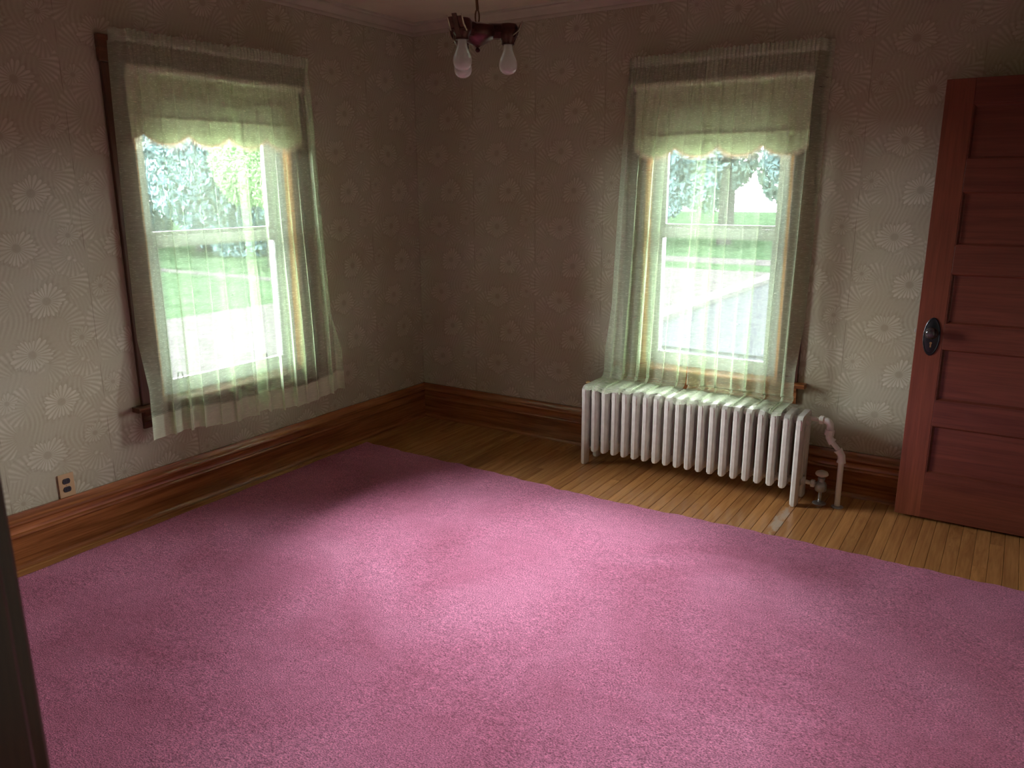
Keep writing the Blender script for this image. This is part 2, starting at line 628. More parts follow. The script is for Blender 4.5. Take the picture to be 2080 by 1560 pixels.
def bulb_mat():
    mt, nt, b = new_mat('frosted_bulb_glass')
    b.inputs['Base Color'].default_value = (0.86, 0.84, 0.82, 1)
    b.inputs['Roughness'].default_value = 0.16
    b.inputs['Coat Weight'].default_value = 0.5
    out = nt.nodes['Material Output']
    v = coords(nt)
    f = noise(nt, v, 40, 2)
    nt.links.new(ramp(nt, f, [(0.3, (0.92, 0.91, 0.90)), (0.7, (0.96, 0.95, 0.94))]), b.inputs['Base Color'])
    tr = nt.nodes.new('ShaderNodeBsdfTranslucent')
    tr.inputs['Color'].default_value = (0.97, 0.96, 0.95, 1)
    mx = nt.nodes.new('ShaderNodeMixShader')
    mx.inputs[0].default_value = 0.35
    nt.links.new(b.outputs[0], mx.inputs[1])
    nt.links.new(tr.outputs[0], mx.inputs[2])
    gl = nt.nodes.new('ShaderNodeBsdfGlass')
    gl.inputs['Roughness'].default_value = 0.30
    gl.inputs['IOR'].default_value = 1.42
    m2 = nt.nodes.new('ShaderNodeMixShader')
    m2.inputs[0].default_value = 0.38
    nt.links.new(mx.outputs[0], m2.inputs[1])
    nt.links.new(gl.outputs[0], m2.inputs[2])
    nt.links.new(m2.outputs[0], out.inputs['Surface'])
    return mt


M['bulb'] = bulb_mat()

# ================================================================== the room
RX, RY, H = 3.95, -3.95, 2.62      # room spans x 0..RX, y RY..0
T = 0.16
W1 = dict(a0=-2.045, a1=-1.095, z0=0.555, z1=2.135)     # opening in the left wall (along y)
W2 = dict(a0=1.660, a1=2.475, z0=0.555, z1=2.135)       # opening in the back wall (along x)


def wall_with_hole(mb, axis, c0, c1, l0, l1, z0, z1, hole):
    """axis 0: wall runs along x, thickness c0..c1 in y;  axis 1: runs along y"""
    def bx(a, b, p, q):
        if b - a < 1e-5 or q - p < 1e-5:
            return
        if axis == 0:
            mb.box((a, c0, p), (b, c1, q))
        else:
            mb.box((c0, a, p), (c1, b, q))
    if hole is None:
        bx(l0, l1, z0, z1)
        return mb
    bx(l0, hole['a0'], z0, z1)
    bx(hole['a1'], l1, z0, z1)
    bx(hole['a0'], hole['a1'], z0, hole['z0'])
    bx(hole['a0'], hole['a1'], hole['z1'], z1)
    return mb


struct(wall_with_hole(MB(), 1, -T, 0, RY - 2, 0, 0, H, W1).build('wall_left', M['paper_y'], fix=False))
struct(wall_with_hole(MB(), 0, 0, T, -T, RX + T, 0, H, W2).build('wall_back', M['paper_x'], fix=False))
DH = dict(a0=-1.02, a1=-0.175, z0=0.0, z1=2.07)          # doorway the open door belongs to
struct(wall_with_hole(MB(), 1, RX, RX + T, RY - T, 0, 0, H, DH).build('wall_right', M['paper_y'], fix=False))
JX0, JX1 = 2.727, 3.91                                   # doorway the camera looks through
struct(wall_with_hole(MB(), 0, RY - T, RY, 0, RX, 0, H, dict(a0=JX0 - 0.02, a1=JX1 + 0.02, z0=0.0, z1=2.09)).build('wall_front', M['paper_x'], fix=False))
struct(MB().box((-T, RY - 2, H), (RX + T, T, H + 0.12)).box((RX + T, RY - 2, H), (5.2, RY, H + 0.12)).build('ceiling', M['ceiling'], fix=False))
struct(MB().box((-T, RY - 2 - T, 0), (5.2, RY - 2, H)).build('wall_hall', M['plaster'], fix=False))
struct(MB().box((5.1, RY - 2, 0), (5.2, RY - T, H)).build('wall_hall_right', M['plaster'], fix=False))
struct(MB().box((RX + T, RY - T, 0), (5.2, RY, H)).build('wall_hall_front', M['plaster'], fix=False))
# little closet behind the open door's doorway
cl = MB()
cl.box((RX + T + 0.7, -1.2, 0), (RX + T + 0.8, 0, H)).box((RX + T, -1.3, 0), (RX + T + 0.8, -1.2, H)).box((RX + T, 0, 0), (RX + T + 0.8, 0.1, H))
cl.box((RX + T, -1.3, H), (RX + T + 0.8, 0.1, H + 0.1)).box((RX + T, -1.3, -0.1), (RX + T + 0.8, 0.1, 0))
struct(cl.build('wall_closet', M['plaster'], fix=False))

# floor: base, covered part, and the bare maple strips one by one
floor = struct(MB().box((-T, RY - 2, -0.20), (RX + T, T, -0.019)).box((RX + T, RY - 2, -0.20), (5.2, RY - T, -0.019)).build('floor', M['gap'], fix=False))
MB().box((0.2, RY - 2, -0.019), (RX, -1.02, -0.0005)).box((RX, RY - 2, -0.019), (5.1, RY - T, -0.0005)).build('subfloor', M['subfloor'], floor, fix=False)
PW = 0.0573


def plank_mesh(mat):
    b = MB()
    g, c = 0.00055, 0.0012
    hw = PW / 2 - g
    prof = [(-hw, -0.019), (hw, -0.019), (hw, -c), (hw - c, 0), (-hw + c, 0), (-hw, -c)]
    b.prism(prof, (0, -0.4993, 0), (0, 0.4993, 0), (1, 0, 0), (0, 0, 1))
    return b.mesh('plank', mat)


pm, pmw = plank_mesh(M['plank']), plank_mesh(M['plank_worn'])


def plank(x, y0, y1, me=pm):
    o = bpy.data.objects.new('plank', me)
    o.location = (x, (y0 + y1) / 2, 0)
    o.scale = (1, y1 - y0, 1)
    o.parent = floor
    COL.objects.link(o)


x_off = 3.2045 - 56 * PW       # a joint between strips was read at x = 3.2045
ncol = int((RX - x_off) / PW) + 1
for k in range(-1, ncol):
    xc = x_off + (k + 0.5) * PW
    if xc - PW / 2 < -0.03 or xc + PW / 2 > RX + 0.04:
        continue
    lo = -1.02
    if xc < 0.235:
        cuts = [-3.95, -2.9 - 0.4 * random.random(), -1.9 - 0.4 * random.random(), -0.9 + 0.5 * random.random(), 0.0]
    elif random.random() < 0.27:
        cuts = [lo, -0.15 - 0.55 * random.random(), 0.0]
    else:
        cuts = [lo, 0.0]
    worn = abs(xc - 2.672) < PW * 0.5
    if worn:
        cuts = [lo, -0.735, -0.345, 0.0]
    for i in range(len(cuts) - 1):
        plank(xc, cuts[i], cuts[i + 1], pmw if worn and i == 1 else pm)

# ------------------------------------------------------------------ baseboards
def bead(c, z, r, a0, a1, n=7):
    return [(c + r * math.cos(a0 + (a1 - a0) * i / (n - 1)), z + r * math.sin(a0 + (a1 - a0) * i / (n - 1))) for i in range(n)]


BP = [(0, 0), (0.020, 0), (0.020, 0.134), (0.022, 0.137)] + bead(0.022, 0.146, 0.009, -1.4, 1.45) + [(0.018, 0.156), (0.0165, 0.163), (0.016, 0.171), (0.0165, 0.180), (0.018, 0.187), (0.020, 0.190)] \
    + bead(0.020, 0.202, 0.0115, -1.4, 1.2, 9) + [(0.019, 0.220), (0.015, 0.229), (0.0135, 0.236), (0.0125, 0.243), (0, 0.243)]
SHOE = [(0.020, 0), (0.036, 0), (0.036, 0.006), (0.033, 0.014), (0.027, 0.019), (0.020, 0.021)]


def baseboard(name, p0, p1, out, mat):
    o = struct(MB().prism(BP, p0, p1, out, (0, 0, 1)).build(name, mat, smooth=True))
    MB().prism(SHOE, p0, p1, out, (0, 0, 1)).build('shoe_moulding', mat, o, smooth=True)
    return o


baseboard('baseboard_left', (0, RY, 0), (0, 0, 0), (1, 0, 0), M['base_y'])
baseboard('baseboard_back', (0.0, 0, 0), (RX, 0, 0), (0, -1, 0), M['base_x'])
baseboard('baseboard_right', (RX, RY, 0), (RX, -1.14, 0), (-1, 0, 0), M['base_y'])
baseboard('baseboard_front', (0, RY, 0), (JX0 - 0.13, RY, 0), (0, 1, 0), M['base_x'])

CR = [(0, -0.072), (0.010, -0.072), (0.014, -0.060), (0.012, -0.052), (0.020, -0.040), (0.034, -0.028), (0.040, -0.022), (0.042, -0.014),
      (0.056, -0.010), (0.060, 0.0), (0, 0)]
for i, (p0, p1, out) in enumerate((((0, RY, H), (0, 0, H), (1, 0, 0)), ((0, 0, H), (RX, 0, H), (0, -1, 0)),
                                   ((RX, RY, H), (RX, 0, H), (-1, 0, 0)), ((0, RY, H), (RX, RY, H), (0, 1, 0)))):
    struct(MB().prism(CR, p0, p1, out, (0, 0, 1)).build('trim_%d' % (i + 1), M['crown'], smooth=True))

# ------------------------------------------------------------------ doorway beside the camera
dj = struct(empty('door_2', (JX0, RY, 0)))
inv = Matrix.Translation((-JX0, -RY, 0))


def jpart(name, a, b, mat, bev=0.004):
    o = MB().box(a, b).build(name, mat, dj, bevel=bev, fix=False)
    o.matrix_parent_inverse = inv
    return o


jpart('jamb', (JX0 - 0.02, RY - T - 0.005, 0), (JX0, RY + 0.005, 2.07), M['wood_z'])
jpart('jamb', (JX1, RY - T - 0.005, 0), (JX1 + 0.02, RY + 0.005, 2.07), M['wood_z'])
jpart('head_jamb', (JX0 - 0.02, RY - T - 0.005, 2.07), (JX1 + 0.02, RY + 0.005, 2.09), M['wood_hx'])
jpart('door_stop', (JX0, RY - 0.10, 0), (JX0 + 0.012, RY - 0.06, 2.07), M['wood_z'], 0.002)
jpart('casing', (JX0 - 0.125, RY, 0.0), (JX0 - 0.005, RY + 0.020, 2.19), M['wood_z'])
jpart('casing', (JX1 + 0.005, RY, 0.0), (RX - 0.001, RY + 0.020, 2.19), M['wood_z'])
jpart('head_casing', (JX0 - 0.005, RY, 2.075), (JX1 + 0.005, RY + 0.020, 2.19), M['wood_hx'])
# casing of the doorway the open door belongs to
dc = struct(empty('trim_5', (RX, DH['a0'], 0)))
for a, b, mt in (((RX - 0.02, DH['a0'] - 0.11, 0), (RX, DH['a0'], 2.18), 'wood_z'), ((RX - 0.02, DH['a1'], 0), (RX, DH['a1'] + 0.11, 2.18), 'wood_z'),
                 ((RX - 0.02, DH['a0'], 2.07), (RX, DH['a1'], 2.18), 'wood_hy')):
    o = MB().box(a, b).build('casing', M[mt], dc, bevel=0.004, fix=False)
    o.matrix_parent_inverse = Matrix.Translation((-RX, -DH['a0'], 0))

# ================================================================== windows


def make_window(name, label, P, W, g0, g1, cas, mats):
    """P(a, d, z): a along the wall, d out of the wall into the room (+) or outdoors (-)"""
    root = struct(empty(name, P((g0 + g1) / 2, 0, W['z0'])), label)
    root.matrix_world.translation
    iv = Matrix.Translation(-Vector(P((g0 + g1) / 2, 0, W['z0'])))

    def bx(nm, a, b, mat, par=root, bev=0.0):
        o = MB().box(P(*a), P(*b)).build(nm, mat, par, bevel=bev, fix=False)
        o.matrix_parent_inverse = iv if par is root else Matrix.Identity(4)
        return o

    a0, a1, z0, z1 = W['a0'], W['a1'], W['z0'], W['z1']
    zs = 0.578                     # stool top
    # wood surround
    for s_, (p, q) in enumerate(((a0 - cas, a0 + 0.004), (a1 - 0.004, a1 + cas))):
        bx('casing', (p, 0, zs), (q, 0.022, z1 + 0.002), mats['v'], bev=0.004)
    bx('head_casing', (a0 - cas - 0.006, 0, z1 + 0.002), (a1 + cas + 0.006, 0.026, z1 + 0.115), mats['h'], bev=0.004)
    mb = MB()
    prof = [(0, -0.024), (0.052, -0.024), (0.060, -0.016), (0.062, -0.006), (0.058, 0.0), (-0.06, 0.0), (-0.06, -0.024)]
    A, B = P(a0 - cas - 0.045, 0, zs), P(a1 + cas + 0.045, 0, zs)
    outv = Vector(P(0, 1, 0)) - Vector(P(0, 0, 0))
    # horns run along the wall, the inner sill only inside the opening
    hp = [(0.001, -0.024), (0.052, -0.024), (0.060, -0.016), (0.062, -0.006), (0.058, 0.0), (0.001, 0.0)]
    mb.prism(hp, A, B, outv, (0, 0, 1))
    mb.box(P(a0 + 0.001, 0.001, zs - 0.022), P(a1 - 0.001, -0.075, zs))
    o = mb.build('stool', mats['s'], root, smooth=True)
    o.matrix_parent_inverse = iv
    mb = MB()
    ap = [(0, 0), (0.012, 0), (0.018, 0.012), (0.018, 0.030), (0.024, 0.036), (0.018, 0.044), (0.018, 0.062), (0.028, 0.072), (0.034, 0.086), (0.034, 0.094), (0, 0.094)]
    mb.prism(ap, P(a0 - cas, 0, zs - 0.118), P(a1 + cas, 0, zs - 0.118), outv, (0, 0, 1))
    o = mb.build('apron', mats['s'], root, smooth=True)
    o.matrix_parent_inverse = iv
    # wooden jamb liners
    bx('jamb', (a0, 0.0, zs), (a0 + 0.022, -0.06, z1 - 0.02), M['jamb'])
    bx('jamb', (a1 - 0.022, 0.0, zs), (a1, -0.06, z1 - 0.02), M['jamb'])
    bx('head_jamb', (a0, 0.0, z1 - 0.02), (a1, -0.06, z1), M['jamb'])
    # white replacement window: outer frame
    fr = MB()
    fa0, fa1 = a0 + 0.002, a1 - 0.002
    fr.box(P(fa0, -0.045, zs), P(fa0 + 0.045, -0.15, z1 - 0.02)).box(P(fa1 - 0.045, -0.045, zs), P(fa1, -0.15, z1 - 0.02))
    fr.box(P(fa0 + 0.045, -0.045, z1 - 0.06), P(fa1 - 0.045, -0.15, z1 - 0.02)).box(P(fa0 + 0.045, -0.045, zs), P(fa1 - 0.045, -0.15, zs + 0.028))
    o = fr.build('frame', M['vinyl'], root, bevel=0.003, fix=False)
    o.matrix_parent_inverse = iv
    # sashes
    zm0, zm1 = 1.323, 1.373
    for nm, d0, d1, lo, hi, gl0, gl1, e in (('sash', -0.050, -0.080, zs + 0.020, zm1, 0.645, zm0, 0.0), ('sash', -0.085, -0.115, zm0 + 0.004, z1 - 0.05, zm1 + 0.010, z1 - 0.10, 0.010)):
        s0, s1 = fa0 + 0.040, fa1 - 0.040
        q0, q1 = g0 - e * 0, g1 + e * 0
        mb = MB()
        mb.box(P(s0, d0, lo), P(q0, d1, hi)).box(P(q1, d0, lo), P(s1, d1, hi))
        mb.box(P(q0, d0, lo), P(q1, d1, gl0)).box(P(q0, d0, gl1), P(q1, d1, hi))
        # glazing bead
        bd = 0.008
        mb.box(P(q0, d0 - 0.006, gl0), P(q0 + bd, d1, gl1)).box(P(q1 - bd, d0 - 0.006, gl0), P(q1, d1, gl1))
        mb.box(P(q0 + bd, d0 - 0.006, gl0), P(q1 - bd, d1, gl0 + bd)).box(P(q0 + bd, d0 - 0.006, gl1 - bd), P(q1 - bd, d1, gl1))
        sash = mb.build(nm, M['vinyl'], root, fix=False)
        sash.matrix_parent_inverse = iv
        dm = (d0 + d1) / 2
        pn = MB().box(P(q0 + bd, dm - 0.003, gl0 + bd), P(q1 - bd, dm + 0.003, gl1 - bd)).build('pane', M['glass'], sash, fix=False)
        if d0 > -0.06:
            for t in (0.06, 0.80):
                c = q0 + (q1 - q0) * t
                w = 0.016
                z = gl0 + bd
                lt = MB().tube([P(c - w, d0 + 0.004, z), P(c - w * 0.65, d0 + 0.004, z + 0.030), P(c + w * 0.65, d0 + 0.004, z + 0.030), P(c + w, d0 + 0.004, z)], 0.0025, 6)
                lt.build('tilt_latch', M['roof_seam'], sash)
    # exterior stop / screen track seen past the glass
    mb = MB()
    mb.box(P(fa0 + 0.045, -0.125, zs + 0.028), P(fa0 + 0.075, -0.15, z1 - 0.06)).box(P(fa1 - 0.075, -0.125, zs + 0.028), P(fa1 - 0.045, -0.15, z1 - 0.06))
    o = mb.build('screen_track', M['vinyl'], root, fix=False)
    o.matrix_parent_inverse = iv
    return root


def P1(a, d, z): return (d, a, z)
def P2(a, d, z): return (a, -d, z)


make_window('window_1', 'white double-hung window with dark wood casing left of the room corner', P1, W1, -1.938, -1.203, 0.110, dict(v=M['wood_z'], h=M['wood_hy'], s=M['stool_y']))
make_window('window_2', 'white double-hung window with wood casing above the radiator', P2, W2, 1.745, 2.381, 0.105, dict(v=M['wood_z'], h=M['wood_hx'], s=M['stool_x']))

# ------------------------------------------------------------------ roller shades


def make_shade(label, P, a0, a1, cusps, zr, zh, zc, drop):
    """zr roller height, zh stitched line, zc cusp height, drop = depth of each scallop"""
    root = empty('roller_shade', P((a0 + a1) / 2, 0.03, zr))
    iv = Matrix.Translation(-Vector(P((a0 + a1) / 2, 0.03, zr)))

    def fin(o):
        o.matrix_parent_inverse = iv
        return o
    d = 0.034
    rl = MB().tube([P(a0 - 0.008, 0.046, zr), P(a1 + 0.008, 0.046, zr)], 0.017, 14)
    fin(rl.build('roller', M['roller'], root, smooth=True))
    for a in (a0 - 0.012, a1 + 0.012):
        fin(MB().box(P(a - 0.0015, 0.022, zr - 0.022), P(a + 0.0015, 0.068, zr + 0.022)).build('bracket', M['chrome'], root, fix=False))
    n = 60
    mb = MB().grid(40, 16, lambda s, t: P(a0 + (a1 - a0) * s, d + 0.0006 * math.sin(9 * s) - 0.0, zr + (zh - zr) * t))
    uv = [(v_[0] + v_[1], v_[2]) for v_ in mb.v]
    fin(mb.build('cloth', M['shade'], root, smooth='all', uvs=uv, fix=False))
    fin(MB().box(P(a0, d - 0.003, zh - 0.0035), P(a1, d + 0.005, zh + 0.0035)).build('slat_pocket', M['roller'], root, fix=False))

    def bottom(a):
        # nearest scallop
        step = abs(cusps[1] - cusps[0])
        f = ((a - cusps[0]) / step) % 1.0
        return zc - drop * (1 - abs(2 * f - 1) ** 2.2)
    mb = MB().grid(96, 6, lambda s, t: P(a0 + (a1 - a0) * s, d + 0.002, zh + (bottom(a0 + (a1 - a0) * s) - zh) * t))
    uv = [(v_[0] + v_[1], v_[2]) for v_ in mb.v]
    sk = fin(mb.build('scalloped_skirt', M['shade_low'], root, smooth='all', uvs=uv, fix=False))
    # fringe: individual strands joined
    fr = MB()
    N = 330
    rnd = random.Random(3)
    for i in range(N):
        a = a0 + (a1 - a0) * (i + 0.5) / N
        b = bottom(a)
        L = 0.020 + rnd.uniform(-0.003, 0.004)
        w = 0.0009
        dx = rnd.uniform(-0.002, 0.002)
        fr.add([P(a - w, d + 0.003, b + 0.006), P(a + w, d + 0.003, b + 0.006), P(a + w + dx, d + 0.004, b - L), P(a - w + dx, d + 0.004, b - L)], [(0, 1, 2, 3)])
    for i in range(96):
        s0, s1 = a0 + (a1 - a0) * i / 96, a0 + (a1 - a0) * (i + 1) / 96
        fr.add([P(s0, d + 0.0035, bottom(s0) + 0.006), P(s1, d + 0.0035, bottom(s1) + 0.006), P(s1, d + 0.0035, bottom(s1) - 0.006), P(s0, d + 0.0035, bottom(s0) - 0.006)], [(0, 1, 2, 3)])
    uv = [(v_[0] + v_[1], v_[2]) for v_ in fr.v]
    f_ = fin(fr.build('fringe', M['fringe'], root, uvs=uv, fix=False))
    f_['kind'] = 'stuff'
    tag(root, label, 'roller shade', 'scalloped roller shades at the windows')
    return root


make_shade('olive roller shade with scalloped fringed edge, behind the curtains left of the corner', P1, -2.062, -1.045, [-2.004, -1.7675], 2.125, 1.922, 1.846, 0.044)
make_shade('olive roller shade with scalloped fringed edge, in the window above the radiator', P2, 1.600, 2.540, [1.605, 1.840], 2.130, 1.868, 1.802, 0.046)

# ------------------------------------------------------------------ curtain rods and sheer panels


def make_rod(label, P, a0, a1, z, d):
    root = empty('curtain_rod', P((a0 + a1) / 2, 0, z))
    iv = Matrix.Translation(-Vector(P((a0 + a1) / 2, 0, z)))
    pts = [P(a0, 0.024, z), P(a0, d - 0.015, z), P(a0 + 0.006, d - 0.003, z), P(a0 + 0.02, d, z), P(a1 - 0.02, d, z), P(a1 - 0.006, d - 0.003, z), P(a1, d - 0.015, z), P(a1, 0.024, z)]
    mb = MB()
    n = len(pts)
    h = 0.009
    for i in range(n - 1):
        p, q = Vector(pts[i]), Vector(pts[i + 1])
        t = (q - p).normalized()
        s_ = t.cross(Vector((0, 0, 1))) * 0.0022
        mb.add([p - s_ - Vector((0, 0, h)), p + s_ - Vector((0, 0, h)), p + s_ + Vector((0, 0, h)), p - s_ + Vector((0, 0, h)),
                q - s_ - Vector((0, 0, h)), q + s_ - Vector((0, 0, h)), q + s_ + Vector((0, 0, h)), q - s_ + Vector((0, 0, h))],
               [(0, 1, 2, 3), (7, 6, 5, 4), (0, 4, 5, 1), (1, 5, 6, 2), (2, 6, 7, 3), (3, 7, 4, 0)])
    o = mb.build('rod', M['rod'], root)
    o.matrix_parent_inverse = iv
    for a in (a0, a1):
        k = MB().box(P(a - 0.004, 0.022, z - 0.022), P(a + 0.004, 0.030, z + 0.016)).build('bracket', M['black_iron'], root, fix=False)
        k.matrix_parent_inverse = iv
    tag(root, label, 'curtain rod')


make_rod('white flat curtain rod over the window left of the corner', P1, -2.104, -1.030, 2.238, 0.072)
make_rod('white flat curtain rod over the window above the radiator', P2, 1.578, 2.606, 2.238, 0.072)


def make_panel(label, P, top, bot, ret, zt, zbfun, seed, folds, hem=0.115, drape=None, amp=0.016, over=0.0):
    """top=(a0,a1) at the rod, bot=(a0,a1) at the hem; ret: -1/+1 side that returns to the wall or 0"""
    rnd = random.Random(seed)
    ph = [rnd.uniform(0, 6.28) for _ in range(8)]
    zrod = 2.238
    root = empty('sheer_curtain', P((top[0] + top[1]) / 2, 0.07, zt))
    iv = Matrix.Translation(-Vector(P((top[0] + top[1]) / 2, 0.07, zt)))
    W = top[1] - top[0]

    def sheet(s, z, zb):
        k = max(0.0, min(1.0, (zrod - z) / (zrod - zb)))          # 0 top .. 1 bottom
        g = k ** 0.7
        a = (top[0] + W * s) * (1 - g) + (bot[0] + (bot[1] - bot[0]) * s) * g
        sw = s + 0.02 * math.sin(7 * s + ph[5]) + 0.012 * math.sin(17 * s + ph[6])
        th = 2 * PI * folds * sw + ph[0]
        gath = math.exp(-k * 14)                                   # tight gathers near the rod
        big = amp * (0.45 + 0.75 * k) * (1 - gath)
        d = 0.092 + over + big * (math.sin(th) + 0.45 * math.sin(2.3 * th + ph[1])) * (0.6 + 0.4 * math.sin(3 * s * PI + ph[2]))
        d += gath * 0.0055 * math.sin(2 * PI * folds * 4.3 * s + ph[3])
        a += big * 1.05 * math.cos(th + 0.6) + gath * 0.003 * math.cos(2 * PI * folds * 4.3 * s + ph[4])
        d += 0.004 * math.sin(5 * z + ph[4])
        d = max(d, 0.069)
        wret = max(0.0, min(1.0, (z - 0.66) / 0.25))
        # return to the wall
        if ret < 0 and s < 0.07:
            q = (1 - s / 0.07) * wret
            d = d * (1 - q) + 0.028 * q
            a = a * (1 - q * 0.55) + (top[0] * (1 - g) + bot[0] * g - 0.014) * q * 0.55
        if ret > 0 and s > 0.93:
            q = (s - 0.93) / 0.07 * wret
            d = d * (1 - q) + 0.028 * q
            a = a * (1 - q * 0.55) + (top[1] * (1 - g) + bot[1] * g + 0.014) * q * 0.55
        return a, max(d, 0.030)

    nu = 190

    def put(name, mat, nv, zfun, par=root, extra=0.0, length=None):
        mb = MB()
        uv = []

        def fn(s, t):
            z, dd = zfun(s, t)
            a, d = sheet(s, z, zbfun(s))
            if dd is not None:
                d = dd[0] + (d - 0.092 - over) * dd[1]
            uv.append((W * 1.6 * s, (z if dd is None else z - 2 * dd[0])))
            return P(a, d + extra, z)
        mb.grid(nu, nv, fn)
        o = mb.build(name, mat, par, smooth='all', uvs=uv, fix=False)
        o.matrix_parent_inverse = iv
        return o

    zhem = (lambda s: zbfun(s) + hem)
    if drape is None:
        put('sheet', M['sheer'], 70, lambda s, t: (zrod - 0.014 + (zhem(s) - zrod + 0.014) * t, None))
        put('hem_seam', M['seam_thread'], 1, lambda s, t: (zhem(s) + 0.0015 - 0.003 * t, None), extra=0.0022)
        put('hem', M['sheer_hem'], 10, lambda s, t: (zhem(s) + 0.003 - (hem + 0.003) * t, None), extra=0.0012)
    else:
        put('sheet', M['sheer'], 70, lambda s, t: (zrod - 0.014 + (zbfun(s) - zrod + 0.014) * t, None))
        # the hem lies on the radiator: follow a path in (d, z)
        path = drape

        def along(s, t):
            L = [0.0]
            for i in range(1, len(path)):
                L.append(L[-1] + math.hypot(path[i][0] - path[i - 1][0], path[i][1] - path[i - 1][1]))
            ends = 0.93 + 0.07 * math.sin(5 * s + ph[1])
            w = t * L[-1] * ends
            for i in range(1, len(path)):
                if w <= L[i] + 1e-9:
                    q = (w - L[i - 1]) / (L[i] - L[i - 1])
                    return path[i - 1][0] + (path[i][0] - path[i - 1][0]) * q, path[i - 1][1] + (path[i][1] - path[i - 1][1]) * q
            return path[-1]

        def zf(s, t):
            d, z = along(s, t)
            lift = 0.006 * (math.sin(2 * PI * folds * 1.7 * s + ph[2]) + 1) * (t > 0.15) * min(1, (t - 0.15) * 6)
            return z + lift + (zbfun(s) - path[0][1]) * (1 - min(1, t * 3)), (d, max(0.0, 1 - t * 1.6))
        put('hem_seam', M['seam_thread'], 1, lambda s, t: (zbfun(s) + 0.0015 - 0.003 * t, None), extra=0.0022)
        put('hem', M['sheer_hem_thin'], 22, zf, extra=0.0012)
    # heading: ruffle above the rod pocket and the pocket itself

    def head(s, t):
        z = zrod + 0.036 + 0.004 * math.sin(2 * PI * folds * 3.1 * s + ph[5]) - 0.054 * t
        return z, None
    mb = MB()
    uv = []

    def fn(s, t):
        z, _ = head(s, t)
        a, d = sheet(s, zrod - 0.001, zbfun(s))
        k = math.sin(2 * PI * folds * 4.3 * s + ph[3])
        d = d + 0.006 + 0.004 * k * (1 - t) + (0.003 if 0.25 < t < 0.8 else 0)
        uv.append((W * 1.6 * s, z))
        return P(a, max(d, 0.034), z)
    mb.grid(nu, 8, fn)
    o = mb.build('heading', M['sheer_top'], root, smooth='all', uvs=uv, fix=False)
    o.matrix_parent_inverse = iv
    tag(root, label, 'curtain', 'pale green sheer curtain panels')
    return root


def zb1(s):
    return 0.405 + 0.016 * math.sin(5.5 * s + 0.7)


make_panel('pale green sheer curtain panel nearest the wall outlet', P1, (-2.112, -1.500), (-2.140, -1.470), -1, 2.276, zb1, 11, 6.6, amp=0.019)
make_panel('pale green sheer curtain panel hanging just left of the room corner', P1, (-1.550, -1.018), (-1.520, -0.930), 1, 2.276, lambda s: 0.402 + 0.018 * math.sin(4.5 * s + 2.6), 23, 6.2, amp=0.019, over=0.034)
DR = [(0.094, 0.520), (0.106, 0.500), (0.128, 0.490), (0.20, 0.489), (0.318, 0.487), (0.338, 0.476), (0.345, 0.452)]
make_panel('pale green sheer curtain panel draped on the radiator, on the room corner side', P2, (1.566, 2.080), (1.478, 1.985), -1, 2.276, lambda s: 0.520, 37, 6.0, drape=DR, amp=0.017)
make_panel('pale green sheer curtain panel draped on the radiator, on the door side', P2, (2.030, 2.616), (2.020, 2.575), 1, 2.276, lambda s: 0.520, 41, 6.4, drape=DR, amp=0.017, over=0.030)

# ================================================================== open five-panel door
DX0, DY, DW = 3.129, -0.163, 0.80
DZ0, DZ1 = 0.016, 2.046
door = struct(empty('door_1', (DX0, DY, DZ0)), 'open reddish brown five-panel wooden door with black knob plate')
door.rotation_euler = (0, 0, 0.010)
TH = 0.035                                   # leaf thickness, front face at local y=0, body behind (+y)


def dbox(nm, a, b, mat, bev=0.0015, par=None):
    return MB().box(a, b).build(nm, mat, par or door, bevel=bev, fix=False)


ST = 0.113
Hd = DZ1 - DZ0
dbox('stile', (0, 0, 0), (ST, TH, Hd), M['door_v'])
dbox('stile', (DW - ST, 0, 0), (DW, TH, Hd), M['door_v'])
zr = [0.0, 0.228, 0.473, 0.591, 0.845, 0.957, 1.194, 1.315, 1.557, 1.689, 1.925, Hd]
for i in range(0, 12, 2):
    dbox('rail', (ST, 0, zr[i]), (DW - ST, TH, zr[i + 1]), M['door_h'])
for i in range(1, 11, 2):
    z0, z1 = zr[i], zr[i + 1]
    x0, x1 = ST, DW - ST
    mb = MB()

    def ring(e, y):
        return [(x0 + e, y, z0 + e), (x1 - e, y, z0 + e), (x1 - e, y, z1 - e), (x0 + e, y, z1 - e)]
    rings = [ring(0.0, 0.001), ring(0.004, 0.001), ring(0.009, 0.006), ring(0.013, 0.012), ring(0.016, 0.0125)]
    n0 = 0
    for r_ in rings:
        mb.v += r_
    for k in range(len(rings) - 1):
        for j in range(4):
            mb.f.append((k * 4 + j, k * 4 + (j + 1) % 4, k * 4 + 4 + (j + 1) % 4, k * 4 + 4 + j))
    e = (len(rings) - 1) * 4
    mb.f.append((e, e + 1, e + 2, e + 3))
    mb.box((x0, 0.020, z0), (x1, 0.026, z1))
    mb.build('panel', M['door_h'], door, fix=False)
